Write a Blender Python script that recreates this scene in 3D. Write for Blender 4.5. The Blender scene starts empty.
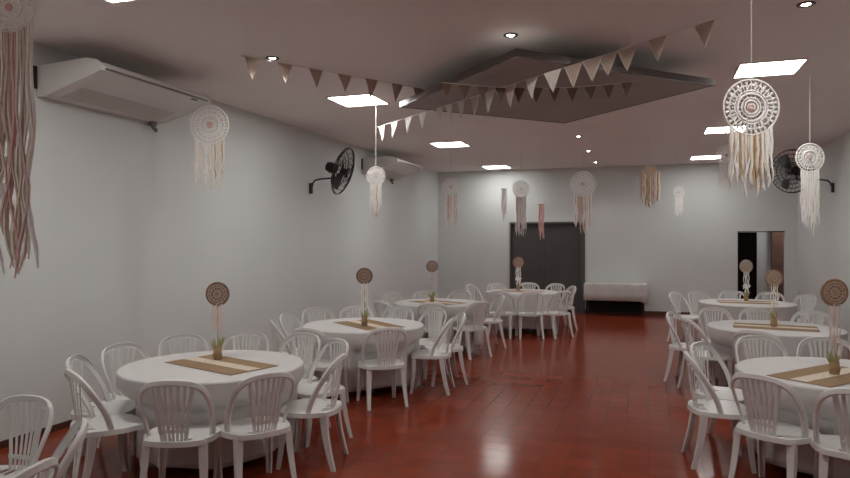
import bpy, bmesh, math, random
from mathutils import Vector, Matrix
random.seed(11)
scene = bpy.context.scene
COL = scene.collection
PI = math.pi

# ------------------------------------------------------------------ constants
WL, WR, WB, WF, CH = -5.15, 3.1, 16.3, -3.0, 3.5     # left, right, back, rear walls, ceiling
EYE = 1.75
WORLD = .02
YAW = math.atan(223 / 660)

# ------------------------------------------------------------------ materials
def material(name, base, rough=.6, spec=.4, metal=0, noise=0, nscale=20, bump=0, bscale=60, trans=0, alpha=1, sheen=0, coat=0):
    m = bpy.data.materials.new(name); m.use_nodes = True
    nt = m.node_tree; b = nt.nodes['Principled BSDF']
    b.inputs['Base Color'].default_value = (*base, 1)
    b.inputs['Roughness'].default_value = rough
    b.inputs['Specular IOR Level'].default_value = spec
    b.inputs['Metallic'].default_value = metal
    b.inputs['Transmission Weight'].default_value = trans
    b.inputs['Coat Weight'].default_value = coat
    b.inputs['Sheen Weight'].default_value = sheen
    b.inputs['Alpha'].default_value = alpha
    tc = nt.nodes.new('ShaderNodeTexCoord')
    if noise:
        n = nt.nodes.new('ShaderNodeTexNoise'); n.inputs['Scale'].default_value = nscale; n.inputs['Detail'].default_value = 4
        nt.links.new(tc.outputs['Object'], n.inputs['Vector'])
        r = nt.nodes.new('ShaderNodeValToRGB')
        r.color_ramp.elements[0].position = .3; r.color_ramp.elements[1].position = .7
        r.color_ramp.elements[0].color = (*[c * (1 - noise) for c in base], 1)
        r.color_ramp.elements[1].color = (*[min(1, c * (1 + noise)) for c in base], 1)
        nt.links.new(n.outputs['Fac'], r.inputs['Fac']); nt.links.new(r.outputs['Color'], b.inputs['Base Color'])
    if bump:
        n2 = nt.nodes.new('ShaderNodeTexNoise'); n2.inputs['Scale'].default_value = bscale; n2.inputs['Detail'].default_value = 3
        nt.links.new(tc.outputs['Object'], n2.inputs['Vector'])
        bp = nt.nodes.new('ShaderNodeBump'); bp.inputs['Strength'].default_value = bump; bp.inputs['Distance'].default_value = .01
        nt.links.new(n2.outputs['Fac'], bp.inputs['Height']); nt.links.new(bp.outputs['Normal'], b.inputs['Normal'])
    return m

def emitter(name, col, strength):
    m = bpy.data.materials.new(name); m.use_nodes = True
    b = m.node_tree.nodes['Principled BSDF']
    b.inputs['Base Color'].default_value = (.8, .8, .8, 1)
    b.inputs['Emission Color'].default_value = (*col, 1)
    b.inputs['Emission Strength'].default_value = strength
    return m

def floor_material():
    m = bpy.data.materials.new('glazed_red_tiles'); m.use_nodes = True
    nt = m.node_tree; b = nt.nodes['Principled BSDF']
    tc = nt.nodes.new('ShaderNodeTexCoord')
    br = nt.nodes.new('ShaderNodeTexBrick')
    br.offset = 0; br.squash = 1
    br.inputs['Scale'].default_value = 1
    br.inputs['Brick Width'].default_value = .2; br.inputs['Row Height'].default_value = .2
    br.inputs['Mortar Size'].default_value = .0045; br.inputs['Mortar Smooth'].default_value = .3
    br.inputs['Bias'].default_value = 0
    br.inputs['Color1'].default_value = (.25, .043, .018, 1)
    br.inputs['Color2'].default_value = (.205, .034, .014, 1)
    br.inputs['Mortar'].default_value = (.13, .048, .032, 1)
    nt.links.new(tc.outputs['Object'], br.inputs['Vector'])
    n = nt.nodes.new('ShaderNodeTexNoise'); n.inputs['Scale'].default_value = 1.3; n.inputs['Detail'].default_value = 5
    nt.links.new(tc.outputs['Object'], n.inputs['Vector'])
    mx = nt.nodes.new('ShaderNodeMix'); mx.data_type = 'RGBA'; mx.blend_type = 'MULTIPLY'; mx.inputs['Factor'].default_value = .35
    nt.links.new(br.outputs['Color'], mx.inputs['A']); nt.links.new(n.outputs['Color'], mx.inputs['B'])
    nt.links.new(br.outputs['Color'], b.inputs['Base Color'])
    rr = nt.nodes.new('ShaderNodeMapRange')
    rr.inputs['To Min'].default_value = .10; rr.inputs['To Max'].default_value = .20
    nt.links.new(n.outputs['Fac'], rr.inputs['Value']); nt.links.new(rr.outputs['Result'], b.inputs['Roughness'])
    b.inputs['Specular IOR Level'].default_value = .1
    # slightly uneven laying of the tiles + sunk joints
    n2 = nt.nodes.new('ShaderNodeTexNoise'); n2.inputs['Scale'].default_value = 5; n2.inputs['Detail'].default_value = 2
    nt.links.new(tc.outputs['Object'], n2.inputs['Vector'])
    b1 = nt.nodes.new('ShaderNodeBump'); b1.inputs['Strength'].default_value = .025; b1.inputs['Distance'].default_value = WORLD
    nt.links.new(n2.outputs['Fac'], b1.inputs['Height'])
    b2 = nt.nodes.new('ShaderNodeBump'); b2.invert = True; b2.inputs['Strength'].default_value = .3; b2.inputs['Distance'].default_value = .001
    nt.links.new(br.outputs['Fac'], b2.inputs['Height']); nt.links.new(b1.outputs['Normal'], b2.inputs['Normal'])
    nt.links.new(b2.outputs['Normal'], b.inputs['Normal'])
    return m

def weave_material(name, c1, c2, scale=220):
    m = bpy.data.materials.new(name); m.use_nodes = True
    nt = m.node_tree; b = nt.nodes['Principled BSDF']
    tc = nt.nodes.new('ShaderNodeTexCoord')
    ck = nt.nodes.new('ShaderNodeTexChecker'); ck.inputs['Scale'].default_value = scale
    ck.inputs['Color1'].default_value = (*c1, 1); ck.inputs['Color2'].default_value = (*c2, 1)
    n = nt.nodes.new('ShaderNodeTexNoise'); n.inputs['Scale'].default_value = 35
    nt.links.new(tc.outputs['Object'], ck.inputs['Vector']); nt.links.new(tc.outputs['Object'], n.inputs['Vector'])
    mx = nt.nodes.new('ShaderNodeMix'); mx.data_type = 'RGBA'
    mx.inputs['B'].default_value = (*[c * .8 for c in c2], 1)
    nt.links.new(n.outputs['Fac'], mx.inputs['Factor']); nt.links.new(ck.outputs['Color'], mx.inputs['A'])
    nt.links.new(mx.outputs['Result'], b.inputs['Base Color'])
    b.inputs['Roughness'].default_value = .95; b.inputs['Specular IOR Level'].default_value = .1
    return m

M = dict(
    wall=material('painted_wall', (.66, .685, .68), .75, .3, noise=.02, nscale=1.2, bump=.05, bscale=90),
    ceiling=material('painted_ceiling', (.84, .80, .785), .85, .2, noise=.02, nscale=.8, bump=.03, bscale=70),
    skirting=material('dark_skirting', (.09, .035, .025), .4),
    floor=floor_material(),
    chair=material('white_chair_plastic', (.69, .68, .67), .38, .5, noise=.03, nscale=6),
    cloth=material('white_cotton', (.60, .585, .58), .9, .15, noise=.025, nscale=8, bump=.06, bscale=240),
    burlap=weave_material('burlap', (.42, .30, .19), (.30, .20, .12)),
    lace=weave_material('cream_lace', (.80, .72, .60), (.66, .57, .46), 160),
    burlap_flag=weave_material('burlap_flag', (.60, .49, .42), (.50, .40, .33), 200),
    lace_flag=weave_material('lace_flag', (.82, .79, .74), (.70, .66, .60), 200),
    brown_flag=weave_material('brown_flag', (.22, .16, .12), (.16, .11, .085), 200),
    yarn=material('cream_yarn', (.80, .75, .66), .9, .1, noise=.08, nscale=40),
    yarn_white=material('white_yarn', (.86, .84, .82), .9, .1, noise=.05, nscale=40),
    yarn_pink=material('pink_yarn', (.74, .47, .44), .9, .1, noise=.08, nscale=40),
    yarn_blush=material('blush_ribbon', (.66, .52, .49), .8, .2, noise=.05, nscale=30),
    yarn_tan=material('tan_yarn', (.55, .38, .24), .9, .1, noise=.08, nscale=40),
    ring=material('wrapped_ring', (.84, .82, .79), .85, .1, noise=.05, nscale=60),
    string=material('cord', (.70, .67, .63), .9, .1),
    wood=material('pale_dowel', (.50, .36, .22), .6, .3, noise=.15, nscale=30),
    woven_brown=weave_material('woven_brown', (.36, .24, .18), (.25, .165, .125), 120),
    woven_rose=weave_material('woven_rose', (.40, .20, .18), (.30, .15, .14), 120),
    woven_pale=weave_material('woven_pale', (.62, .56, .48), (.45, .38, .31), 120),
    woven_orange=weave_material('woven_orange', (.44, .27, .17), (.33, .20, .13), 120),
    thread=material('pale_thread', (.50, .39, .32), .9, .1, noise=.1, nscale=60),
    glass_jar=material('amber_jar', (.36, .25, .13), .25, .5, noise=.15, nscale=30),
    leaf=material('green_leaf', (.36, .35, .15), .6, .3, noise=.2, nscale=25),
    twine=material('jute_twine', (.34, .22, .12), .9, .1, noise=.1, nscale=80),
    ac=material('white_ac_shell', (.72, .715, .69), .45, .4),
    ac_grey=material('grey_louvre', (.16, .15, .15), .5, .4),
    black=material('black_plastic', (.018, .016, .016), .4, .4),
    blackmetal=material('black_wire', (.025, .022, .022), .45, .5, metal=.6),
    blade=material('smoke_blade', (.05, .045, .045), .35, .5),
    canopy=material('canopy_underside', (.36, .335, .32), .8, .2, noise=.08, nscale=2),
    canopy_edge=material('canopy_edge', (.17, .16, .155), .27, .5, metal=.95),
    canopy_dark=material('canopy_mount', (.05, .045, .042), .8, .2),
    frame=material('fitting_frame', (.78, .76, .73), .5, .4),
    chrome=material('downlight_rim', (.10, .09, .085), .35, .6, metal=.8),
    panel=emitter('led_panel', (.985, .975, .945), 9),
    panel_dim=emitter('led_panel_dim', (.985, .975, .945), 6),  # far pair dimmed to weaken the glow on the back wall
    bulb=emitter('downlight_bulb', (1, .97, .9), 16),
    door=material('dark_slate_door', (.082, .078, .078), .6, .3, noise=.05, nscale=3),
    doorframe=material('grey_door_frame', (.10, .098, .098), .55, .35),
    doortrim=material('pale_door_trim', (.62, .60, .58), .6, .3),
    curtain=material('dark_curtain', (.012, .008, .008), .9, .1),
    post=material('brown_post', (.16, .09, .07), .6, .3, noise=.1, nscale=8),
    tabletop=material('plywood', (.45, .36, .26), .6, .3, noise=.1, nscale=12),
    steel=material('grey_steel', (.25, .25, .25), .4, .5, metal=.7),
    darkcrate=material('dark_table_frame', (.02, .015, .013), .6, .3),
)

# ------------------------------------------------------------------ mesh helpers
class MB:
    def __init__(s): s.bm = bmesh.new()
    def box(s, c, size, rot=None, bevel=0):
        r = bmesh.ops.create_cube(s.bm, size=1)
        vs = r['verts']
        bmesh.ops.scale(s.bm, vec=size, verts=vs)
        if bevel:
            es = list({e for v in vs for e in v.link_edges})
            rb = bmesh.ops.bevel(s.bm, geom=es, offset=bevel, segments=2, affect='EDGES', profile=.5)
            vs = list({v for f in rb['faces'] for v in f.verts} | {v for v in vs if v.is_valid})
        if rot is not None: bmesh.ops.rotate(s.bm, cent=(0, 0, 0), matrix=rot, verts=vs)
        bmesh.ops.translate(s.bm, vec=c, verts=vs)
        return s
    def loft(s, rings, close=True, caps=True):
        vr = [[s.bm.verts.new(p) for p in r] for r in rings]
        n = len(vr[0])
        for a, b in zip(vr, vr[1:]):
            for i in range(n if close else n - 1):
                j = (i + 1) % n
                s.bm.faces.new((a[i], a[j], b[j], b[i]))
        if caps and close:
            s.bm.faces.new(list(reversed(vr[0]))); s.bm.faces.new(vr[-1])
        return vr
    def tube(s, pts, r, n=8, flat=None, up=None, closed=False):
        """r: radius or list; flat=(a,b): elliptical section scale along (side, up)"""
        pts = [Vector(p) for p in pts]; rings = []; N = len(pts)
        prev = None
        for i, p in enumerate(pts):
            if closed: t = pts[(i + 1) % N] - pts[i - 1]
            else: t = pts[min(i + 1, N - 1)] - pts[max(i - 1, 0)]
            t.normalize()
            if up is not None: u = Vector(up)
            elif prev is not None: u = prev
            else: u = Vector((0, 0, 1)) if abs(t.z) < .9 else Vector((0, 1, 0))
            side = t.cross(u)
            if side.length < 1e-4: side = t.cross(Vector((1, .2, 0)))
            side.normalize(); u2 = side.cross(t).normalized(); prev = u2
            rr = r[i] if isinstance(r, (list, tuple)) else r
            fa, fb = flat if flat else (1, 1)
            rings.append([p + side * (math.cos(2 * PI * k / n) * rr * fa) + u2 * (math.sin(2 * PI * k / n) * rr * fb) for k in range(n)])
        if closed:
            vr = [[s.bm.verts.new(q) for q in g] for g in rings]
            for i in range(N):
                a, b = vr[i], vr[(i + 1) % N]
                for k in range(n):
                    j = (k + 1) % n; s.bm.faces.new((a[k], a[j], b[j], b[k]))
        else: s.loft(rings)
        return s
    def lathe(s, prof, n=32, c=(0, 0, 0), cap=True):
        rings = [[(c[0] + r * math.cos(2 * PI * k / n), c[1] + r * math.sin(2 * PI * k / n), c[2] + z) for k in range(n)] for r, z in prof]
        s.loft(rings, caps=cap)
        return s
    def prism(s, poly, y0, y1):
        """poly in (x,z), extruded along y"""
        s.loft([[(x, y0, z) for x, z in poly], [(x, y1, z) for x, z in poly]])
        return s
    def build(s, name, mat, parent=None, smooth=True, loc=None, rot=None):
        bmesh.ops.recalc_face_normals(s.bm, faces=s.bm.faces)
        me = bpy.data.meshes.new(name); s.bm.to_mesh(me); s.bm.free()
        me.materials.append(mat)
        if smooth:
            me.set_sharp_from_angle(angle=math.radians(38)) if hasattr(me, 'set_sharp_from_angle') else None
            for p in me.polygons: p.use_smooth = True
            me.set_sharp_from_angle(angle=math.radians(38))
        o = bpy.data.objects.new(name, me); COL.objects.link(o)
        if parent is not None: o.parent = parent
        if loc is not None: o.location = loc
        if rot is not None: o.rotation_euler = rot
        return o

def tag(o, label=None, cat=None, group=None, kind=None):
    if label: o['label'] = label
    if cat: o['category'] = cat
    if group: o['group'] = group
    if kind: o['kind'] = kind
    return o

def thing(name, label, cat, loc=(0, 0, 0), rz=0, group=None):
    o = bpy.data.objects.new(name, None); COL.objects.link(o)
    o.empty_display_size = .1
    o.location = loc; o.rotation_euler = (0, 0, rz)
    return tag(o, label, cat, group)

CHILDREN = {}
def copy_tree(o, parent=None):
    c = o.copy(); COL.objects.link(c)
    if parent is not None: c.parent = parent
    for ch in [k for k in scene.objects if k.parent == o]: copy_tree(ch, c)
    return c

def struct(name, mb, mat, smooth=False):
    return tag(mb.build(name, mat, None, smooth), kind='structure')

# ------------------------------------------------------------------ room shell
T = .15
struct('wall_rear', MB().box(((WL + WR) / 2, WF - T / 2, CH / 2), (WR - WL + 2 * T, T, CH)), M['wall'])
struct('floor', MB().box(((WL + WR) / 2, (WF + WB) / 2 + 1, -.05), (WR - WL + .4, WB - WF + 2.4, .1)), M['floor'])
struct('ceiling', MB().box(((WL + WR) / 2, (WF + WB) / 2, CH + .05), (WR - WL + .3, WB - WF + .3, .1)), M['ceiling'])
struct('wall_left', MB().box((WL - T / 2, (WF + WB) / 2, CH / 2), (T, WB - WF, CH)), M['wall'])
struct('wall_right', MB().box((WR + T / 2, (WF + WB) / 2, CH / 2), (T, WB - WF, CH)), M['wall'])
D1 = (-3.27, -1.50, 2.19)      # dark double door
D2 = (1.90, 2.86, 1.95)        # open doorway
wb = MB()
def wbx(x0, x1, z0, z1): wb.box(((x0 + x1) / 2, WB + T / 2, (z0 + z1) / 2), (x1 - x0, T, z1 - z0))
wbx(WL - T, D1[0], 0, CH); wbx(D1[0], D1[1], D1[2], CH); wbx(D1[1], D2[0], 0, CH); wbx(D2[0], D2[1], D2[2], CH); wbx(D2[1], WR + T, 0, CH)
struct('wall_back', wb, M['wall'])
for nm, a, b in (('baseboard_back', D1[1] + .06, D2[0] - .02),):
    struct(nm, MB().box(((a + b) / 2, WB - .008, .045), (b - a, .016, .09)), M['skirting'])
struct('baseboard_corner', MB().box(((WL + D1[0]) / 2, WB - .008, .045), (D1[0] - WL - .1, .016, .09)), M['skirting'])
struct('baseboard_left', MB().box((WL + .008, (WF + WB) / 2, .03), (.016, WB - WF - .05, .06)), M['skirting'])
struct('baseboard_right', MB().box((WR - .008, (WF + WB) / 2, .03), (.016, WB - WF - .05, .06)), M['skirting'])

# dark double door
d = thing('door_1', None, None, ((D1[0] + D1[1]) / 2, WB + .06, 0)); tag(d, kind='structure')
w = D1[1] - D1[0]
for sx in (-1, 1):
    lf = MB().box((sx * (w / 4 - .02), 0, D1[2] / 2 - .015), (w / 2 - .045, .04, D1[2] - .06), bevel=.004).build('door_leaf', M['door'], d, False)
    h = MB(); h.tube([(sx * .09, -.025, 1.02), (sx * .09, -.06, 1.02), (sx * .2, -.06, 1.02)], .009)
    h.build('door_handle', M['black'], lf)
fr = MB()
fr.box((-w / 2 + .02, -.03, D1[2] / 2), (.04, .13, D1[2])); fr.box((w / 2 - .02, -.03, D1[2] / 2), (.04, .13, D1[2])); fr.box((0, -.03, D1[2] - .02), (w - .08, .13, .04))
fr.build('door_frame', M['doorframe'], d, False)
tr = MB()
tr.box((-w / 2 - .025, -.07, D1[2] / 2), (.05, .02, D1[2])); tr.box((0, -.07, D1[2] + .02), (w + .1, .02, .04))
struct('trim_1', tr, M['doortrim']).location = d.location
jb = MB().box((D1[1] + .03, WB - .012, D1[2] / 2), (.07, .024, D1[2]))
struct('trim_2', jb, M['doorframe'])

# room seen through the open doorway
Y2 = WB + T
struct('wall_passage', MB().box((2.9, Y2 + 1.65, 1.3), (2.6, .1, 2.6)), M['wall'])
struct('wall_passage_left', MB().box((1.70, Y2 + .8, 1.3), (.1, 1.6, 2.6)), M['wall'])
struct('wall_passage_right', MB().box((4.25, Y2 + .8, 1.3), (.1, 1.6, 2.6)), M['wall'])
struct('ceiling_passage', MB().box((2.95, Y2 + .85, 2.65), (2.7, 1.7, .1)), M['ceiling'])
struct('floor_passage', MB().box((3.1, Y2 + .85, -.04), (2.6, 1.7, .085)), M['floor'])
# pleated dark curtain on the left half of the doorway
def pleated(x0, x1, y, z0, z1, n, amp, th=.006):
    mb = MB(); k = n * 8
    pa = [(x0 + (x1 - x0) * i / k, y + amp * math.sin(2 * PI * n * i / k)) for i in range(k + 1)]
    ring = pa + [(x, yy + th) for x, yy in reversed(pa)]
    mb.loft([[(x, yy, z0) for x, yy in ring], [(x, yy, z1) for x, yy in ring]])
    return mb
cu = tag(pleated(1.92, 2.31, WB + .075, .03, 1.92, 7, .025).build('door_curtain', M['curtain']), 'dark pleated curtain hanging in the left half of the far right doorway', 'curtain')
pr = MB().tube([(1.9, WB + .078, 1.935), (2.86, WB + .078, 1.935)], .009).build('curtain_rod', M['black'], cu)
tag(MB().box((3.02, Y2 + 1.5, 1.3), (.34, .1, 2.6), bevel=.005).build('wooden_post', M['post'], None, False), 'reddish brown upright post in the passage beyond the right doorway', 'post')

L = bpy.data.lights.new('passage_fill', 'AREA'); L.energy = 3.5; L.size = .4; L.color = (1, .93, .9)  # unseen fill light, added to brighten the wall inside the passage
lo = bpy.data.objects.new('passage_fill', L); COL.objects.link(lo); lo.location = (3.3, Y2 + .8, 2.55)
# ------------------------------------------------------------------ lights in the ceiling
def panel_light(x, y, label):
    t = thing('ceiling_light_panel', label, 'ceiling light', (x, y, CH), 0, 'square light panels in the ceiling')
    f = MB()
    for a, b, c, dd in ((-.3, -.285, -.3, .3), (.285, .3, -.3, .3), (-.285, .285, -.3, -.285), (-.285, .285, .285, .3)):
        f.box(((a + b) / 2, (c + dd) / 2, -.007), (b - a, dd - c, .014))
    f.build('panel_frame', M['frame'], t, False)
    MB().box((0, 0, -.005), (.57, .57, .006)).build('diffuser', M['panel_dim' if y > 15 else 'panel'], t, False)
    return t
PX = (-3.43, 1.16)
for x, y, l in ((PX[0], 3.56, 'square ceiling light panel cut off by the top edge, nearest on the left'),
                (PX[0], 7.55, 'largest whole square light panel of the left row, behind the long bunting'),
                (PX[0], 11.57, 'middle-sized square light panel left of centre, third in the left row'),
                (PX[0], 15.5, 'smallest square light panel of the left row, above the dark doors'),
                (PX[0], -.4, 'unseen fill light panel added behind the camera on the left side'),  # added out of view as fill for left wall and near dreamcatcher
                (PX[1], 3.6, 'square ceiling light panel above the camera on the right side'),
                (PX[1], 7.48, 'largest square light panel of the right row, above the big dreamcatcher'),
                (PX[1], 11.4, 'second square light panel of the right row, partly behind the big dreamcatcher'),
                (PX[1], 15.1, 'smallest square light panel of the right row, nearest the back wall')):
    panel_light(x, y, l)

def downlight(x, y, label, power=9, cone=120):
    t = thing('downlight', label, 'downlight', (x, y, CH), 0, 'round recessed spotlights')
    MB().lathe([(.036, -.006), (.05, -.012), (.062, -.008), (.064, 0), (.036, 0), (.036, -.006)], 28, cap=False).build('rim', M['chrome'], t)
    MB().lathe([(.001, -.012), (.016, -.011), (.026, -.006), (.030, -.001)], 24, cap=True).build('bulb', M['bulb'], t)
    L = bpy.data.lights.new('spot_beam', 'SPOT'); L.energy = power; L.spot_size = math.radians(cone); L.spot_blend = .6 if cone < 150 else .15
    L.color = (1, .95, .88); L.shadow_soft_size = .03
    lo = bpy.data.objects.new('spot_beam', L); COL.objects.link(lo); lo.parent = t; lo.location = (0, 0, -.02)
for x, y, l in ((-3.42, 5.54, 'round downlight left of the canopy beside the start of the long bunting'),
                (-1.11, 5.57, 'round downlight in front of the near corner of the dark canopy'),
                (1.11, 5.54, 'round downlight at the top right, right of the large light panel'),
                (-1.11, 11.36, 'far downlight nearest behind the canopy'),
                (-1.11, 13.3, 'far downlight midway between canopy and back wall'),
                (-1.11, 15.26, 'far downlight closest to the back wall')):
    downlight(x, y, l, 1.2 if y == 5.57 else 6, 172 if (x, y) == (1.11, 5.54) else 120)
downlight(-1.05, 4.5, 'unseen downlight shifted toward the canopy to light its near corner', 9, 168)  # out of view, shifted and widened to light the canopy's near edges

# ------------------------------------------------------------------ hung diamond canopy
cx, cy, cz, hd = -1.02, 6.97, 3.25, 1.64
t = thing('ceiling_canopy', 'large dark diamond shaped panel suspended flat below the white ceiling', 'ceiling panel', (cx, cy, cz))
c45 = [(0, -hd), (hd, 0), (0, hd), (-hd, 0)]
b = MB(); b.loft([[(x * .985, y * .985, 0) for x, y in c45], [(x * .985, y * .985, .012) for x, y in c45]]); b.build('underside_board', M['canopy'], t, False)
e = MB()
for i in range(4):
    a, c = c45[i], c45[(i + 1) % 4]
    e.loft([[(a[0], a[1], -.003), (a[0] * .98, a[1] * .98, -.003), (a[0] * .98, a[1] * .98, .06), (a[0], a[1], .06)],
            [(c[0], c[1], -.003), (c[0] * .98, c[1] * .98, -.003), (c[0] * .98, c[1] * .98, .06), (c[0], c[1], .06)]])
e.build('edge_profile', M['canopy_edge'], t, False)
mt = MB(); mt.loft([[(x * .45, y * .45, .012) for x, y in c45], [(x * .45, y * .45, CH - cz) for x, y in c45]]); mt.build('mounting_box', M['canopy_dark'], t, False)

# ------------------------------------------------------------------ air conditioners
def aircon(y0, label, ln=1.5):
    t = thing('air_conditioner', label, 'air conditioner', (WL + .004, y0, 3.03))
    prof = [(.002, 0), (.10, 0), (.64, .155), (.71, .18), (.72, .22), (.67, .26), (.56, .285), (.002, .26)]
    MB().prism(prof, .02, ln - .02).build('casing', M['ac'], t, False)
    cap = [(x * 1.0, z) for x, z in [(.002, -.006), (.10, -.006), (.645, .15), (.717, .175), (.729, .222), (.675, .268), (.56, .292), (.002, .266)]]
    MB().prism(cap, 0, .022).build('end_cap', M['ac'], t, False)
    MB().prism(cap, ln - .022, ln).build('end_cap', M['ac'], t, False)
    s = MB(); s.box((.722, ln / 2, .195), (.012, ln - .12, .016)); s.build('air_slot', M['ac_grey'], t, False)
    g = MB()
    ang = math.atan2(.155, .56)
    for k in range(9):
        u = .14 + k * .028
        g.box((u, ln / 2, (u - .10) * .155 / .56 - .003), (.006, ln * .82, .006), Matrix.Rotation(-ang, 3, 'Y'))
    g.build('intake_grille', M['ac'], t, False)
    p = MB(); p.tube([(.06, ln - .12, .0), (.06, ln - .12, -.05), (.06, ln - .06, -.09)], .02); p.box((.06, ln - .12, -.02), (.06, .07, .05), bevel=.006)
    p.build('drain_elbow', M['ac_grey'], t)
    k = MB(); k.box((.008, -.02, .16), (.016, .03, .2)); k.build('wall_bracket', M['black'], t, False)
    MB().box((.71, ln - .26, .168), (.03, .07, .012)).build('display', M['ac_grey'], t, False)
    return t
aircon(4.45, 'large white ceiling-height air conditioner on the left wall, nearest the camera')
aircon(11.5, 'white air conditioner high on the left wall beyond the wall fan')

# ------------------------------------------------------------------ wall fans
def wall_fan(loc, sx, label, arm_len, head_n, R=.38, drop=0):
    """loc: bracket on wall; sx: +1 points to +X; head_n: facing of the disc"""
    t = thing('wall_fan', label, 'wall fan', loc)
    MB().box((sx * .022, 0, -.03), (.044, .07, .17), bevel=.01).build('wall_bracket', M['black'], t)
    n = Vector(head_n).normalized()
    mot = Vector((sx * arm_len, arm_len * n.y * .2, .28))
    a = MB(); a.tube([(sx * .04, 0, .0), (sx * .06, 0, .06), (sx * .1, 0, .10), (sx * .2, 0, .115), mot - Vector((0, 0, .155))], .014); a.build('arm', M['black'], t)
    cage_c = mot + n * .16
    q = n.to_track_quat('Z', 'Y').to_matrix()
    def P(x, y, z): return cage_c + q @ Vector((x, y, z))
    m = MB()
    m.loft([[mot + q @ Vector((r * math.cos(2 * PI * k / 20), r * math.sin(2 * PI * k / 20), z)) for k in range(20)] for r, z in ((.02, -.13), (.07, -.115), (.085, -.06), (.085, .03), (.06, .06))])
    m.tube([mot - Vector((0, 0, .16)), mot], .016)
    mo = m.build('motor', M['black'], t)
    MB().tube([mot + q @ Vector((0, 0, -.02)), mot - Vector((0, 0, .10)) + q @ Vector((.0, 0, -.08))], .012).build('oscillation_knob', M['black'], mo)
    c = MB()
    for rr, z in ((R, 0), (R * .98, .02), (R * .8, .055), (R * .6, .07), (R * .4, .08), (R * .8, -.05), (R * .6, -.06), (R * .4, -.065)):
        c.tube([P(rr * math.cos(2 * PI * k / 36), rr * math.sin(2 * PI * k / 36), z) for k in range(36)], .0045 if rr < R * .95 else .008, 5, closed=True)
    for k in range(30):
        a_ = 2 * PI * k / 30; ca, sa = math.cos(a_), math.sin(a_)
        c.tube([P(.05 * ca, .05 * sa, .085), P(R * .6 * ca, R * .6 * sa, .07), P(R * ca, R * sa, .01), P(R * .6 * ca, R * .6 * sa, -.06), P(.06 * ca, .06 * sa, -.07)], .0028, 4)
    c.build('cage', M['blackmetal'], t)
    bl = MB()
    for k in range(3):
        a0 = 2 * PI * k / 3; rings = []
        for j in range(8):
            f = j / 7; r = .05 + (R * .86 - .05) * f; wd = .38 + .38 * math.sin(PI * min(1, f * .8 + .1))
            rings.append([P(r * math.cos(a0 + (u - .5) * wd), r * math.sin(a0 + (u - .5) * wd), (u - .5) * .07 + dz) for u, dz in ((0, 0), (.35, .008), (.7, .006), (1, 0), (.7, .003), (.35, .005))])
        bl.loft(rings)
    bl.build('blades', M['blade'], t)
    hb = MB(); hb.loft([[P(r * math.cos(2 * PI * k / 16), r * math.sin(2 * PI * k / 16), z) for k in range(16)] for r, z in ((.05, -.03), (.055, .03), (.05, .09), (.02, .1))]); hb.build('hub', M['black'], t)
    return t
wall_fan((WL, 9.46, 2.61), 1, 'black wall fan on the left wall, seen almost edge-on', .42, (.93, .09, -.30))
wall_fan((WR, 13.3, 2.70), -1, 'black wall fan on the right wall behind a hanging dreamcatcher', .60, (-.62, -.75, -.12), R=.38)

# ------------------------------------------------------------------ chairs
def hoop_point(s):
    """s in [-1,1] along the arch, left bottom -> top -> right bottom"""
    a = abs(s); sg = 1 if s > 0 else -1
    keys = [(0, (0, -.254, .828)), (.18, (.085, -.25, .825)), (.34, (.158, -.235, .808)), (.46, (.203, -.208, .768)), (.58, (.224, -.170, .705)), (.72, (.229, -.115, .62)), (.87, (.222, -.065, .52)), (1, (.212, -.04, .43))]
    for (a0, p0), (a1, p1) in zip(keys, keys[1:]):
        if a <= a1:
            f = (a - a0) / (a1 - a0); f = f
            p = [p0[i] + (p1[i] - p0[i]) * f for i in range(3)]; break
    return Vector((sg * p[0], p[1], p[2]))

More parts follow.
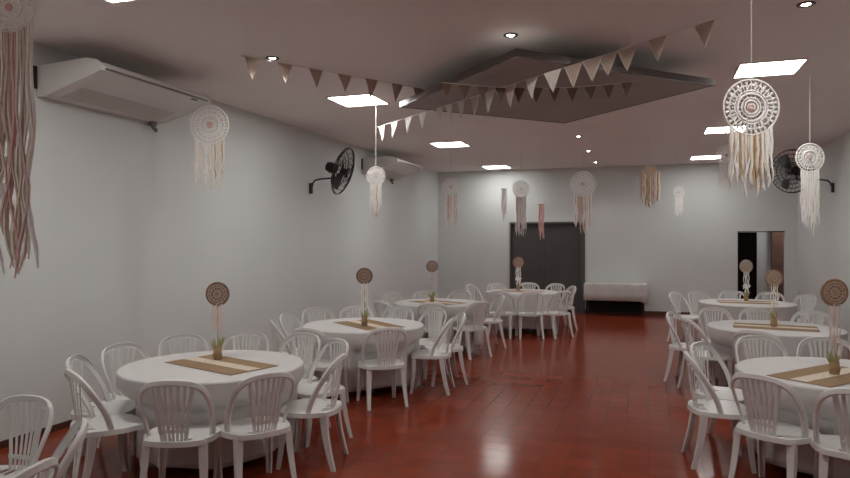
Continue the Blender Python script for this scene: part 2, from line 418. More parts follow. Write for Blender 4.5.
def make_chair():
    t = thing('garden_chair', 'x', 'chair')
    # seat: squircle plate with slots at the rear, turned-down rim
    s = MB(); bm = s.bm; N = 18
    def sp(u, v):
        k = .28
        x = u * math.sqrt(1 - k * v * v) / math.sqrt(1 - k) * .92; y = v * math.sqrt(1 - k * u * u) / math.sqrt(1 - k) * .92
        x = u * math.sqrt(1 - .35 * v * v); y = v * math.sqrt(1 - .35 * u * u)
        wid = .218 + .012 * v
        return Vector((x * wid / .90, y * .205 / .90 + -.005, .438 - .018 * (1 - u * u) * (1 - v * v) - (.006 if v > .8 else 0)))
    grid = [[bm.verts.new(sp(-1 + 2 * i / N, -1 + 2 * j / N)) for i in range(N + 1)] for j in range(N + 1)]
    for j in range(N):
        for i in range(N):
            if j in (2, 3, 4) and i in (5, 7, 10, 12): continue
            bm.faces.new((grid[j][i], grid[j][i + 1], grid[j + 1][i + 1], grid[j + 1][i]))
    # rim
    edge = [grid[0][i] for i in range(N)] + [grid[j][N] for j in range(N)] + [grid[N][N - i] for i in range(N)] + [grid[N - j][0] for j in range(N)]
    low = [bm.verts.new(Vector((v.co.x * 1.015, v.co.y * 1.015, v.co.z - .034))) for v in edge]
    for i in range(len(edge)):
        j = (i + 1) % len(edge); bm.faces.new((edge[i], edge[j], low[j], low[i]))
    bmesh.ops.recalc_face_normals(bm, faces=bm.faces)
    bmesh.ops.solidify(bm, geom=list(bm.faces), thickness=.005)
    s.build('seat', M['chair'], t)
    # backrest: arch band, centre splats fanning out, lower cross bar
    b = MB()
    pts = [hoop_point(-1 + 2 * i / 48) for i in range(49)]
    # smooth
    for _ in range(3): pts = [pts[0]] + [(pts[i - 1] + pts[i] * 2 + pts[i + 1]) / 4 for i in range(1, 48)] + [pts[-1]]
    rings = []
    for i, p in enumerate(pts):
        tg = (pts[min(i + 1, 48)] - pts[max(i - 1, 0)]).normalized()
        inward = (Vector((0, p.y + .10, .58)) - p); nrm = Vector((p.x * 1.6, -.30, .05)).normalized()
        side = tg.cross(nrm).normalized()
        hw, ht = .020, .010
        rings.append([p + side * hw + nrm * ht * .3, p + side * hw * .7 + nrm * ht, p - side * hw * .7 + nrm * ht, p - side * hw + nrm * ht * .3,
                      p - side * hw - nrm * ht, p - side * hw * .7 - nrm * ht * .4, p + side * hw * .7 - nrm * ht * .4, p + side * hw - nrm * ht])
    b.loft(rings)
    for k in range(7):
        f = (k - 3) / 3
        xb, xt = f * .075, f * .128
        zt = .815 - .028 * abs(f) ** 2
        p0 = Vector((xb, -.188 + .01 * f * f, .425)); p1 = Vector((xt, -.245 + .03 * f * f, zt)); pm = (p0 + p1) / 2 + Vector((-f * .008, -.012, 0))
        path = [(1 - u) ** 2 * p0 + 2 * u * (1 - u) * pm + u * u * p1 for u in [i / 8 for i in range(9)]]
        wdt = .0105 if abs(k - 3) < 3 else .015
        b.tube(path, [wdt * (.85 + .3 * i / 8) for i in range(9)], 6, flat=(1, .32), up=(0, -1, 0))
    for zb in (.50,):
        b.tube([(-.098, -.19, zb), (0, -.20, zb), (.098, -.19, zb)], .014, 6, flat=(.35, 1), up=(0, 0, 1))
    b.build('backrest', M['chair'], t)
    for sx in (-1, 1):
        for fy in (1, -1):
            l = MB(); top = Vector((sx * .178, .165 if fy > 0 else -.150, .425)); bot = Vector((sx * .205, .195 if fy > 0 else -.235, 0))
            rings = []
            for j in range(7):
                f = j / 6; p = top.lerp(bot, f) + Vector((0, -.012 * math.sin(PI * f) * fy, 0)); wv = .027 * (1 - f) + .016 * f; th = .006
                # L-shaped section opening inwards
                o = [(wv, wv), (-wv, wv), (-wv, wv - th * 2), (wv - th * 3.0, wv - th * 3.0), (wv - th * 2, -wv), (wv, -wv)]
                rings.append([p + Vector((sx * a, fy * c, 0)) for a, c in o])
            l.loft(rings); l.build('leg', M['chair'], t, smooth=False)
    return t
chair0 = make_chair(); chair_used = False

# tables: centre, chairs (x, y, facing degrees, label)
TABLES = {
 'T0': ((-3.42, 1.80), 'table cut off at the left edge', [
  (-3.40, 2.66, 182, 'white plastic garden chair at the bottom left, facing the cut-off table'),
  (-2.84, 2.40, 135, 'white chair at the bottom left edge, seen sideways above the frame bottom'),
  (-2.58, 1.95, 101, 'lowest white plastic chair back, cut by the bottom edge at left')]),
 'T1': ((-3.32, 4.5), 'nearest whole round table on the left', [
  (-3.01, 3.74, 22, 'white chair with its back to the camera, front left of the nearest left table'),
  (-2.65, 4.05, 57, 'white chair with its back to the camera, front right of the nearest left table'),
  (-2.527, 4.663, 101, 'white chair side-on at the aisle end of the nearest left table'),
  (-3.210, 5.494, 173, 'white chair facing the camera behind the nearest left table, second from its centrepiece'),
  (-2.798, 5.253, 145, 'white chair turned half sideways behind the aisle end of the nearest left table'),
  (-3.678, 5.407, 201, 'white chair behind the nearest left table, just right of its centrepiece'),
  (-4.034, 5.088, 230, 'white chair behind the nearest left table, just left of its centrepiece'),
  (-4.129, 4.570, 265, 'white chair by the left wall, at the far left rim of the nearest left table'),
  (-4.029, 4.103, -60, 'white chair by the left wall at the near left rim of the nearest left table'),
  (-3.687, 3.773, -26, 'white chair seen from behind at the wall-side front of the nearest left table')]),
 'T2': ((-3.2, 7.2), 'second round table on the left', [
  (-2.709, 6.556, 37, 'white chair in front of the second left table, legs clear on the red floor'),
  (-4.010, 7.200, 270, 'white chair by the left wall at the left rim of the second left table'),
  (-4.028, 7.762, 235, 'white chair behind the second left table, leftmost of its back row'),
  (-3.675, 8.080, 208, 'white chair directly behind the centrepiece of the second left table'),
  (-3.212, 8.200, 180, 'white chair behind the second left table, right of its centrepiece'),
  (-2.749, 8.093, 153, 'white chair at the right end of the back row of the second left table'),
  (-2.392, 7.306, 97, 'white chair side-on at the aisle end of the second left table'),
  (-2.387, 7.782, 125, 'white chair just behind the side-on aisle chair of the second left table'),
  (-3.309, 6.318, -7, 'white chair before the second left table, half hidden by nearer chairs'),
  (-3.863, 6.684, -52, 'white chair near the left wall at the near left side of the second left table')]),
 'T3': ((-3.2, 10.15), 'third round table on the left', [
  (-4.197, 10.139, -89, 'small white chair by the left wall at the left rim of the third left table'),
  (-4.067, 10.640, 240, 'white chair behind the third left table, leftmost of its back row'),
  (-3.690, 11.012, 209, 'white chair behind the centrepiece of the third left table'),
  (-3.192, 11.130, 179, 'white chair at the right end of the back row of the third left table'),
  (-3.679, 9.373, -31, 'white chair seen from behind, front left of the third left table'),
  (-3.023, 9.359, 12, 'white chair seen from behind, front centre of the third left table'),
  (-2.549, 9.668, 53, 'white chair seen from behind on the aisle side of the third left table'),
  (-2.50, 10.62, 122, 'white chair on the aisle between the third left table and the farthest one')]),
 'T4': ((-2.32, 12.8), 'farthest round table before the dark doors', [
  (-3.255, 13.136, 250, 'small white chair at the left rim of the farthest table before the dark doors'),
  (-2.900, 13.498, 219, 'small white chair behind the farthest table, against the wall left of the dark doors'),
  (-2.386, 13.788, 183, 'small white chair behind the farthest table, right of its centrepiece before the dark doors'),
  (-1.904, 13.699, 155, 'small white chair behind the farthest table near the right edge of the dark doors'),
  (-1.613, 13.196, 119, 'small white chair side-on at the right end of the farthest table'),
  (-1.60, 12.13, 45, 'small white chair seen from behind, front right of the farthest table'),
  (-2.03, 11.875, 17, 'small white chair seen from behind, front centre of the farthest table'),
  (-2.49, 11.815, -9, 'small white chair seen from behind, front left of the farthest table')]),
 'R1': ((1.37, 5.73), 'nearest round table on the right', [
  (0.846, 5.130, -38, 'white chair with its back to the camera before the nearest right table'),
  (1.255, 4.884, -7, 'white chair cut off by the right edge before the nearest right table'),
  (0.537, 5.669, -81, 'white chair side-on at the aisle end of the nearest right table'),
  (0.631, 6.194, 242, 'white chair just behind the aisle-end chair of the nearest right table'),
  (1.046, 6.705, 200, 'white chair facing the camera, behind the left rim of the nearest right table'),
  (1.534, 6.783, 171, 'white chair facing the camera behind the nearest right table, beside its centrepiece')]),
 'R2': ((1.38, 8.5), 'middle round table on the right', [
  (0.492, 8.811, 250, 'white chair at the aisle end of the middle right table, farthest to the left'),
  (0.640, 8.25, -70, 'white chair seen from behind at the near aisle side of the middle right table'),
  (0.920, 9.388, 207, 'white chair behind the middle right table, leftmost of its back row'),
  (1.383, 9.498, 179, 'white chair behind the middle right table, just left of its centrepiece'),
  (1.873, 9.335, 149, 'white chair at the right end of the back row of the middle right table'),
  (1.101, 7.560, -16, 'white chair seen from behind in front of the middle right table')]),
 'R3': ((1.5, 11.7), 'farthest round table on the right', [
  (0.635, 12.18, 237, 'small white chair at the aisle end of the farthest right table'),
  (0.964, 12.544, 212, 'small white chair behind the farthest right table, next to its aisle-end chair'),
  (1.438, 12.686, 183, 'small white chair behind the farthest right table, left of its centrepiece'),
  (1.936, 12.598, 154, 'small white chair behind the farthest right table, right of its centrepiece'),
  (2.316, 12.276, 125, 'small white chair near the right wall at the farthest right table')]),
}
GROUPS = {k: 'white garden chairs at the ' + v[1] for k, v in TABLES.items()}

RT = .705
def cloth_radius(th, z, dents, ph, amp):
    f = max(0, min(1, (.75 - z) / .62))
    r = RT + .008 + amp * f * (math.sin(11 * th + ph) + .55 * math.sin(17 * th + 2.1 * ph) + .3 * math.sin(29 * th)) - .012 * f
    g = max(0, min(1, (.63 - z) / .13)); g = g * g * (3 - 2 * g)
    for (ta, rf) in dents:
        dth = abs((th - ta + PI) % (2 * PI) - PI); arc = dth * rf
        wd = .20
        if arc < wd + .12:
            q = max(0, min(1, (wd + .12 - arc) / .12)); q = q * q * (3 - 2 * q)
            lim = rf / max(.5, math.cos(min(dth, .9)))
            r = r + (min(r, lim) - r) * g * q
    return r
def make_table(key, idx):
    (x0, y0), tdesc, chairs = TABLES[key]
    t = thing('round_table', 'round folding table standing under the white cloth, the ' + tdesc, 'table', (x0, y0, 0), 0, 'round tables under white cloths')
    MB().lathe([(.001, .715), (.675, .715), (.69, .722), (.69, .738), (.675, .743), (.001, .743)], 48).build('tabletop', M['tabletop'], t)
    for k in range(4):
        a = PI / 4 + k * PI / 2
        MB().tube([(.24 * math.cos(a), .24 * math.sin(a), .715), (.30 * math.cos(a), .30 * math.sin(a), 0.0)], .014).build('leg', M['steel'], t)
    dents = []
    for (x, y, rz, lb) in chairs:
        r = math.hypot(x - x0, y - y0)
        dents.append((math.atan2(y - y0, x - x0), max(.42, r - .26)))
    mb = MB(); n = 220; ph = idx * 1.7
    rings = []
    zs = [.744, .748]
    top = [[(r * math.cos(2 * PI * k / n), r * math.sin(2 * PI * k / n), .7475) for k in range(n)] for r in (.02, .35, .64, .682)]
    rings += top
    rings.append([((RT) * math.cos(2 * PI * k / n), (RT) * math.sin(2 * PI * k / n), .7445) for k in range(n)])
    hem = .10
    for j in range(15):
        z = .735 - (.735 - hem) * (j / 14)
        ring = []
        for k in range(n):
            th = 2 * PI * k / n; r = cloth_radius(th, z, dents, ph, .014)
            zz = z + (.012 * math.sin(4 * th + ph) if j == 14 else 0)
            ring.append((r * math.cos(th), r * math.sin(th), zz))
        rings.append(ring)
    # thin inner side
    vr = mb.loft(rings, caps=False); mb.bm.faces.new(vr[0])
    c = mb.build('tablecloth', M['cloth'], None, loc=(x0, y0, 0))
    so = c.modifiers.new('hem_thickness', 'SOLIDIFY'); so.thickness = .002; so.offset = -1
    tag(c, 'white floor-length cloth draped over the ' + tdesc, 'tablecloth', 'white round tablecloths')
    global chair_used
    for (x, y, rz, lb) in chairs:
        if not chair_used: o = chair0; chair_used = True
        else: o = copy_tree(chair0)
        o.location = (x, y, 0); o.rotation_euler = (0, 0, math.radians(rz + random.uniform(-4, 4)))
        tag(o, lb, 'chair', GROUPS[key])
for i, k in enumerate(TABLES): make_table(k, i)

# ------------------------------------------------------------------ burlap squares
def burlap(key, loc, rz, w, l, label):
    t = thing('burlap_table_square', label, 'table runner', (loc[0], loc[1], .7505), rz, 'burlap squares laid on the round tables')
    m = MB(); N = 14
    rings = []
    for s_, zz in ((1, .0), (1, .003)):
        rings.append([(w / 2 * a + random.uniform(-.003, .003), l / 2 * b, zz) for a, b in [(-1 + 2 * i / N, -1) for i in range(N)] + [(1, -1 + 2 * i / N) for i in range(N)] + [(1 - 2 * i / N, 1) for i in range(N)] + [(-1, 1 - 2 * i / N) for i in range(N)]])
    m.loft(rings); m.build('burlap_mat', M['burlap'], t, False)
    MB().box((0, 0, .0042), (w * .98, l * .26, .002)).build('lace_strip', M['lace'], t, False)
burlap('T1', (-3.26, 4.51), math.radians(-18), .86, .46, 'brown burlap square with pale strip on the nearest left table')
burlap('T2', (-3.13, 7.17), math.radians(-38), .86, .50, 'brown burlap square on the second left table')
burlap('T3', (-3.2, 10.1), math.radians(-25), .84, .48, 'thin looking brown burlap square on the third left table')
burlap('R1', (1.27, 5.59), math.radians(50), .84, .46, 'brown burlap square with pale strip on the nearest right table')
burlap('R2', (1.38, 8.46), math.radians(-8), .86, .5, 'brown burlap square on the middle right table')
burlap('R3', (1.5, 11.7), math.radians(0), .84, .5, 'brown burlap square on the farthest right table')
burlap('T4', (-2.35, 12.8), math.radians(-15), .8, .46, 'brown burlap square on the farthest table before the dark doors')

# ------------------------------------------------------------------ centrepieces
def centrepiece(loc, disc_r, disc_z, mat, ribbon, label, jar=True, bow=False, rlen=.30):
    z0 = .7565
    t = thing('centrepiece', label, 'centrepiece', (loc[0], loc[1], z0), YAW, 'jar centrepieces with woven discs')
    jr = MB(); jr.lathe([(.001, 0), (.031, 0), (.034, .008), (.034, .085), (.029, .098), (.029, .112), (.026, .112), (.026, .02), (.001, .02)], 24)
    j = jr.build('jar', M['glass_jar'], t)
    tw = MB()
    for zz in (.03, .038, .046): tw.tube([(  .0355 * math.cos(2 * PI * k / 20), .0355 * math.sin(2 * PI * k / 20), zz) for k in range(20)], .0045, 6, closed=True)
    tw.build('twine', M['twine'], j)
    lf = MB()
    rnd = random.Random(loc[0])
    for k in range(10):
        a = rnd.uniform(0, 2 * PI); ln = rnd.uniform(.08, .16); sp = rnd.uniform(.01, .05)
        p0 = Vector((.015 * math.cos(a), .015 * math.sin(a), .03)); p2 = Vector(((.015 + sp) * math.cos(a), (.015 + sp) * math.sin(a), .05 + ln))
        pm = (p0 + p2) / 2 + Vector((0, 0, .02))
        path = [(1 - u) ** 2 * p0 + 2 * u * (1 - u) * pm + u * u * p2 for u in [i / 5 for i in range(6)]]
        lf.tube(path, [.002, .004, .006, .007, .005, .001], 5, flat=(1, .25))
    lf.build('foliage', M['leaf'], t)
    H = disc_z - z0
    MB().tube([(0, 0, .02), (0, 0, H)], .004, 6).build('dowel', M['wood'], t)
    dr = MB(); n = 40
    dr.loft([[(r * math.cos(2 * PI * k / n), y, H + r * math.sin(2 * PI * k / n)) for k in range(n)] for r, y in ((disc_r * .9, .006), (disc_r * .92, -.004), (.01, -.008))])
    di = dr.build('woven_disc', mat, t)
    rg = MB(); rg.tube([(disc_r * math.cos(2 * PI * k / n), 0, H + disc_r * math.sin(2 * PI * k / n)) for k in range(n)], .009, 8, closed=True)
    lc = MB()
    for q in (.32, .62, .82):
        lc.tube([(disc_r * q * math.cos(2 * PI * k / n), -.009, H + disc_r * q * math.sin(2 * PI * k / n)) for k in range(n)], .004, 6, closed=True)
    for k in range(12):
        a = 2 * PI * k / 12; lc.tube([(.01 * math.cos(a), -.009, H + .01 * math.sin(a)), (disc_r * math.cos(a), -.003, H + disc_r * math.sin(a))], .0025, 5)
    rg.build('ring', mat, di)
    lc.build('lace_pattern', M['thread'], di)
    rb = MB()
    for k in range(4):
        x = (k - 1.5) * disc_r * .26; L = rlen * rnd.uniform(.75, 1.0)
        path = [(x + .006 * math.sin(i * 1.3 + k), -.006 - .004 * (k % 2), H - disc_r - L * i / 9 + (.01 if i == 0 else 0) + .0) for i in range(10)]
        rb.tube(path, disc_r * .075, 5, flat=(1, .15), up=(0, -1, 0))
    rb.build('ribbon', ribbon, di)
    if bow:
        bw = MB()
        for sx in (-1, 1):
            bw.tube([(0, -.015, .23), (sx * .03, -.02, .26), (sx * .055, -.02, .245), (sx * .03, -.02, .215), (0, -.015, .23)], .012, 6, flat=(1, .4), up=(0, -1, 0))
            bw.tube([(0, -.015, .23), (sx * .02, -.02, .18), (sx * .03, -.02, .13)], .01, 6, flat=(1, .3), up=(0, -1, 0))
        bw.build('bow', M['yarn_white'], t)
    return t
centrepiece((-3.40, 4.66), .092, 1.30, M['woven_brown'], M['yarn_blush'], 'jar with green sprigs and brown woven disc on the nearest left table', rlen=.24)
centrepiece((-3.13, 7.06), .088, 1.33, M['woven_brown'], M['yarn_white'], 'jar with brown woven disc on the second left table')
centrepiece((-3.26, 10.0), .085, 1.33, M['woven_brown'], M['yarn_blush'], 'jar with small dark disc and pink ribbons on the third left table')
centrepiece((-2.41, 12.84), .105, 1.31, M['woven_rose'], M['yarn_white'], 'jar with rosy disc and white bow before the dark doors', bow=True)
centrepiece((1.31, 5.61), .095, 1.36, M['woven_orange'], M['yarn_blush'], 'jar with orange brown disc and pink ribbons on the nearest right table', rlen=.38)
centrepiece((1.37, 8.46), .092, 1.31, M['woven_orange'], M['yarn'], 'jar with orange brown disc and cream ribbons on the middle right table')
centrepiece((1.52, 11.9), .10, 1.32, M['woven_pale'], M['yarn_white'], 'jar with pale lacy disc and white bow before the dark curtain', bow=True)

# ------------------------------------------------------------------ buffet table by the back wall
t = thing('buffet_table', 'rectangular dark framed table against the back wall right of the dark doors', 'table', (-.72, 15.95, 0))
MB().box((0, 0, .725), (1.36, .58, .03), bevel=.004).build('tabletop', M['tabletop'], t, False)
for sx in (-1, 1):
    for sy in (-1, 1):
        MB().box((sx * .62, sy * .24, .355), (.05, .05, .71)).build('leg', M['darkcrate'], t, False)
MB().box((0, .27, .30), (1.24, .02, .5)).build('back_panel', M['darkcrate'], t, False)
c = MB(); n = 60
def rrect(i, n, a, b, amp, ph, z, drop=0):
    per = 2 * (a + b) * 2; s = i / n * 4 * (a + b)
    segs = [((-a, -b), (1, 0), 2 * a), ((a, -b), (0, 1), 2 * b), ((a, b), (-1, 0), 2 * a), ((-a, b), (0, -1), 2 * b)]
    for p, dr, L in segs:
        if s <= L:
            x, y = p[0] + dr[0] * s, p[1] + dr[1] * s
            nx, ny = dr[1], -dr[0]; w_ = amp * (1 + math.sin(s * 18 + ph)) * .5
            return (x + nx * w_, y + ny * w_, z)
        s -= L
    return (-a, -b, z)
n = 160
rings = [[rrect(i, n, a, b, amp, 0, z) for i in range(n)] for a, b, amp, z in ((.3, .1, 0, .7425), (.685, .285, 0, .7425), (.688, .292, 0, .735), (.69, .295, .006, .66), (.69, .297, .014, .5), (.69, .298, .018, .36))]
vr = c.loft(rings, caps=False); c.bm.faces.new(vr[0])
for v in vr[-1]:
    if v.co.x > .55: v.co.z -= .06 * (v.co.x - .55) / .14
    if v.co.y > 0: v.co.y = min(v.co.y, .30)
o = c.build('short_tablecloth', M['cloth'], None, loc=(-.72, 15.95, 0))
so = o.modifiers.new('hem_thickness', 'SOLIDIFY'); so.thickness = .002; so.offset = -1
tag(o, 'short white cloth over the rectangular table by the back wall', 'tablecloth')

# ------------------------------------------------------------------ dreamcatchers
def dreamcatcher(loc, R, label, tassels, tl, tw=.75, ringmat='ring', centre='yarn_blush', rows=3, rz=YAW, ring_in=True, seed=1, strand_r=.0045, wavy=.008):
    """loc: centre of the ring; tassels: list of (material, weight)"""
    rnd = random.Random(seed)
    t = thing('dreamcatcher', label, 'dreamcatcher', loc, rz, 'dreamcatchers hanging from the ceiling')
    zt = CH - loc[2]
    MB().tube([(0, 0, R), (0, 0, zt)], .0022, 5).build('hanging_string', M['string'], t)
    r = MB(); n = 48
    C = lambda q, y=0, ph=0: [(q * math.cos(2 * PI * k / n + ph), y, q * math.sin(2 * PI * k / n + ph)) for k in range(n)]
    r.tube(C(R), max(.005, R * .035), 8, closed=True)
    r.build('ring', M[ringmat], t)
    if ring_in:
        w_ = MB()
        for q, th in ((R * .80, .028), (R * .60, .03), (R * .50, .05), (R * .34, .03), (R * .24, .04)):
            w_.tube(C(q), R * th, 6, flat=None, closed=True)
        m_ = 16
        for k in range(m_):     # lace petals
            a = 2 * PI * k / m_; a2 = a + PI / m_; a3 = a - PI / m_
            P = lambda q, aa: (q * math.cos(aa), 0, q * math.sin(aa))
            w_.tube([P(R * .6, a3), P(R * .76, a3 + .05), P(R * .86, a), P(R * .76, a2 - .05), P(R * .6, a2)], R * .03, 5)
            w_.tube([P(R * .60, a), P(R * .97, a)], R * .022, 5)
            w_.tube([P(R * .3, a), P(R * .6, a)], R * .016, 4)
            # small crochet pads between the petals
            w_.tube([P(R * .80, a2), P(R * .93, a2)], [R * .02, R * .06], 6, flat=(1, .3), up=(0, -1, 0))
        w_.build('crochet_web', M[ringmat], t)
        ce = MB(); ce.loft([[(q * math.cos(2 * PI * k / 24), y, q * math.sin(2 * PI * k / 24)) for k in range(24)] for q, y in ((R * .15, .004), (R * .16, -.004), (R * .02, -.007))])
        ce.tube(C(R * .08, -.008), R * .025, 5, closed=True)
        ce.build('centre_rosette', M[centre], t)
    # tassel strands grouped per yarn colour
    tot = sum(w for _, w in tassels); k = 0
    N = 26
    order = []
    for mt_, wgt in tassels: order += [mt_] * max(1, round(N * wgt / tot))
    rnd.shuffle(order)
    per = {}
    for i, mt_ in enumerate(order): per.setdefault(mt_, []).append(i)
    for mt_, idx in per.items():
        b = MB()
        for i in idx:
            x = (-1 + 2 * (i + .5) / len(order)) * R * tw
            zt_ = -math.sqrt(max(0, R * R - x * x))
            L = tl * rnd.uniform(.62, 1.0); ph = rnd.uniform(0, 6)
            path = [(x + wavy * math.sin(j * .9 + ph) * j / 10, rnd.uniform(-.002, .002) + .004 * ((i % 3) - 1), zt_ - L * j / 12) for j in range(13)]
            b.tube(path, [strand_r * rnd.uniform(.8, 1.1)] + [strand_r * 1.15 * rnd.uniform(.8, 1.4) for _ in range(11)] + [strand_r * .5], 5)
        nm = {'yarn': 'cream_tassel', 'yarn_white': 'white_tassel', 'yarn_pink': 'pink_tassel', 'yarn_blush': 'blush_tassel', 'yarn_tan': 'tan_tassel'}[mt_]
        b.build(nm, M[mt_], t)
    return t
dreamcatcher((-4.15, 5.56, 2.90), .19, 'white lace dreamcatcher with cream tassels below the big air conditioner', [('yarn', 3), ('yarn_white', 2), ('yarn_tan', .4)], .52, .80, centre='yarn_pink', seed=2)
dreamcatcher((.60, 4.48, 2.565), .17, 'largest lace dreamcatcher, in front of the right row of light panels', [('yarn', 3), ('yarn_white', 2), ('yarn_tan', 1.6)], .40, .78, seed=3, strand_r=.006)
dreamcatcher((-3.32, 7.85, 2.575), .118, 'small white dreamcatcher hanging right of the left wall fan', [('yarn_white', 3), ('yarn_tan', .4)], .42, .62, seed=4)
dreamcatcher((-3.10, 10.5, 2.63), .14, 'pale dreamcatcher with pink tassels against the left side of the back wall', [('yarn_white', 3), ('yarn_pink', .6), ('yarn_blush', 1)], .58, .7, seed=5)
dreamcatcher((-2.0, 10.9, 2.60), .14, 'pale dreamcatcher hanging left before the top of the dark doors', [('yarn_white', 3), ('yarn_blush', .8)], .66, .6, seed=6)
dreamcatcher((-.85, 9.30, 2.52), .17, 'wide pale dreamcatcher hanging at the right corner of the dark doors', [('yarn_white', 2), ('yarn_blush', 1.5), ('yarn_tan', 1.0)], .52, .72, seed=7)
dreamcatcher((.03, 11.3, 2.86), .09, 'small dark hoop carrying a broad curtain of cream and tan yarn', [('yarn', 2), ('yarn_tan', 1.5), ('yarn_blush', 1)], .52, 1.75, ringmat='yarn_tan', seed=8, strand_r=.009)
dreamcatcher((1.11, 10.8, 3.02), .15, 'faint lacy dreamcatcher just left behind the largest one', [('yarn_white', 3)], .42, .7, seed=9)
dreamcatcher((1.64, 8.0, 2.63), .15, 'pale open dreamcatcher with long white tassels in front of the right wall fan', [('yarn_white', 3), ('yarn', 1)], .72, .66, seed=10)
dreamcatcher((-2.73, 2.22, 2.80), .115, 'near dreamcatcher cut off at the top left with very long pink and cream ribbons', [('yarn', 4), ('yarn_white', 1.5), ('yarn_blush', 2), ('yarn_pink', .3)], 1.16, .92, centre='yarn_pink', seed=12, strand_r=.007, wavy=.025)
dreamcatcher((.52, 12.6, 2.60), .10, 'faint small white dreamcatcher on the right half of the back wall', [('yarn_white', 3)], .36, .7, seed=13)

# plain yarn drops near the dark doors
def yarn_drop(loc, L, mt_, label, w_):
    t = thing('yarn_tassel', label, 'hanging tassel', loc, YAW, 'plain yarn tassels by the dark doors')
    MB().tube([(0, 0, .02), (0, 0, CH - loc[2])], .002, 5).build('hanging_string', M['string'], t)
    MB().tube([(-w_ / 2 - .01, 0, .01), (w_ / 2 + .01, 0, .01)], .007, 8).build('stick', M['wood'], t)
    b = MB(); n = max(3, int(w_ / .014))
    for i in range(n):
        x = -w_ / 2 + w_ * (i + .5) / n; ll = L * (.75 + .25 * math.sin(i * 2.3) ** 2)
        b.tube([(x + .004 * math.sin(j + i), 0, .005 - ll * j / 8) for j in range(9)], .007, 5)
    b.build('strands', M[mt_], t)
yarn_drop((-1.80, 11.8, 2.37), .0 + .62, 'yarn_pink', 'narrow pink yarn tassel hanging before the dark doors', .10)
yarn_drop((-2.35, 11.2, 2.62), .55, 'yarn_white', 'thin white yarn tassel hanging left of the dark doors', .09)

# ------------------------------------------------------------------ buntings
def bunting(pts, at, size, mats, label, edge=True, seed=1):
    """pts: polyline of the string in space, at: fractions along it where pennants hang"""
    rnd = random.Random(seed)
    P = [Vector(p) for p in pts]
    def pos(f):
        s = f * (len(P) - 1); i = min(int(s), len(P) - 2); return P[i].lerp(P[i + 1], s - i)
    o0 = P[0]
    t = thing('bunting', label, 'bunting', o0)
    MB().tube([p - o0 for p in P], .0032, 5).build('string', M['string'], t)
    for k, (f, mt_) in enumerate(zip(at, mats)):
        c = pos(f); e = .004; tg = (pos(min(1, f + e)) - pos(max(0, f - e))); slope = tg.normalized(); tgh = Vector((tg.x, tg.y, 0)).normalized(); nrm = Vector((-tgh.y, tgh.x, 0))
        w_, h_ = size * rnd.uniform(.93, 1.05), size * 1.22 * rnd.uniform(.93, 1.06)
        yaw = rnd.uniform(-.35, .35)
        m = MB(); rows = 7; tw = rnd.uniform(-.3, .3); ring_f = []; 
        for sgn in (1, -1):
            rows_v = []
            for j in range(rows + 1):
                g = j / rows; half = w_ / 2 * (1 - g) + .0015
                row = []
                for i in range(5):
                    u = -1 + i / 2
                    ofs = .018 * math.sin(g * PI * .9 + k) * (1 - .4 * u * u) + tw * .12 * g * u * half
                    row.append(c + slope * (u * half) * 1.0 + Vector((0, 0, -h_ * g)) + nrm * (ofs + sgn * .0016 + yaw * g * .04) - o0)
                rows_v.append([m.bm.verts.new(q) for q in row])
            for a, b_ in zip(rows_v, rows_v[1:]):
                for i in range(4): m.bm.faces.new((a[i], a[i + 1], b_[i + 1], b_[i]) if sgn > 0 else (a[i + 1], a[i], b_[i], b_[i + 1]))
            ring_f.append(rows_v)
        A, B = ring_f
        oa = [r[0] for r in A] + [r[-1] for r in reversed(A)]; ob = [r[0] for r in B] + [r[-1] for r in reversed(B)]
        for i in range(len(oa)):
            j = (i + 1) % len(oa); m.bm.faces.new((oa[i], ob[i], ob[j], oa[j]))
        pn = m.build('pennant', M[mt_], t)
        if edge:
            ed = MB()
            L_, R_ = [c + slope * (-w_ / 2 * (1 - g)) + Vector((0, 0, -h_ * g)) + nrm * (.018 * math.sin(g * PI * .9 + k) * .6 - tw * .12 * g * w_ / 2 * (1 - g) + yaw * g * .04) - o0 for g in [j / 6 for j in range(7)]], [c + slope * (w_ / 2 * (1 - g)) + Vector((0, 0, -h_ * g)) + nrm * (.018 * math.sin(g * PI * .9 + k) * .6 + tw * .12 * g * w_ / 2 * (1 - g) + yaw * g * .04) - o0 for g in [j / 6 for j in range(7)]]
            ed.tube(L_ + list(reversed(R_[:-1])), .0045, 5)
            ed.build('lace_edge', M['lace_flag'], pn)
    return t
def frac_path(n): return [(k + .5) / n for k in range(n)]
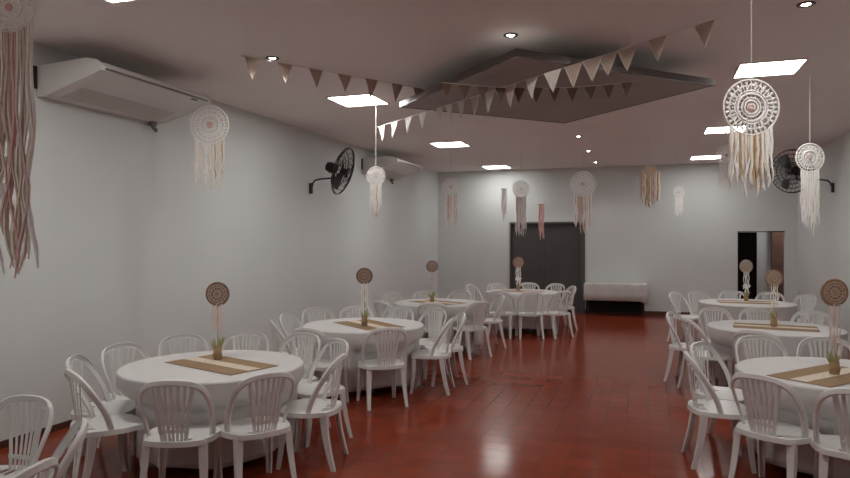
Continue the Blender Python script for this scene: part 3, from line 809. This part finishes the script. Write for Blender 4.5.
bunting([(-3.63, 5.33, 3.485), (-2.39, 7.27, 3.485)], [.052, .20, .35, .495, .64, .79, .925], .16, ['burlap_flag'] * 7,
        'burlap pennant bunting pinned along the ceiling left of the canopy', edge=False)
W2 = [(-3.31, 7.85, 3.20), (-2.18, 6.97, 3.215), (-1.57, 6.33, 3.18), (-.86, 5.73, 3.18), (-.38, 5.68, 3.28), (-.06, 5.68, 3.36), (.55, 5.64, 3.49)]
at2 = [.015, .05, .088, .127, .17, .21, .26, .31, .36, .42, .475, .53, .59, .645, .70, .78, .87, .965]
ml = ['lace_flag'] * 12 + ['burlap_flag'] * 6
ml[9] = 'burlap_flag'; ml[7] = 'burlap_flag'
bunting(W2, at2, .155, ml, 'long bunting of white and brown pennants crossing below the canopy to the upper right', seed=5)
W3 = [(-1.86 + (1.75) * i / 12, 5.88 + .58 * i / 12, 3.225 - .06 * math.sin(PI * i / 12)) for i in range(13)]
bunting(W3, frac_path(11), .11, ['brown_flag'] * 11, 'short row of small dark pennants under the canopy', edge=False, seed=7)

# ------------------------------------------------------------------ camera and world
cam = bpy.data.cameras.new('camera'); co = bpy.data.objects.new('camera', cam); COL.objects.link(co)
cam.sensor_width = 36; cam.lens = 36 * 660 / 850; cam.clip_end = 100
co.location = (0, 0, EYE); co.rotation_euler = (math.radians(90), 0, YAW)
cam.shift_y = 1 / 850
scene.camera = co
for o_ in scene.objects:
    if 'label' in o_.keys() and not 4 <= len(o_['label'].split()) <= 16: print('LABEL', o_['label'])
w = bpy.data.worlds.new('world'); scene.world = w; w.use_nodes = True
w.node_tree.nodes['Background'].inputs[0].default_value = (.5, .5, .55, 1)
w.node_tree.nodes['Background'].inputs[1].default_value = WORLD
vs = scene.view_settings
vs.view_transform = 'Standard'; vs.look = 'None'; vs.gamma = 1; vs.use_curve_mapping = False
vs.exposure = 1.63
scene.cycles.use_denoising = True
scene.cycles.max_bounces = 8; scene.cycles.diffuse_bounces = 5
scene.cycles.sample_clamp_indirect = 6
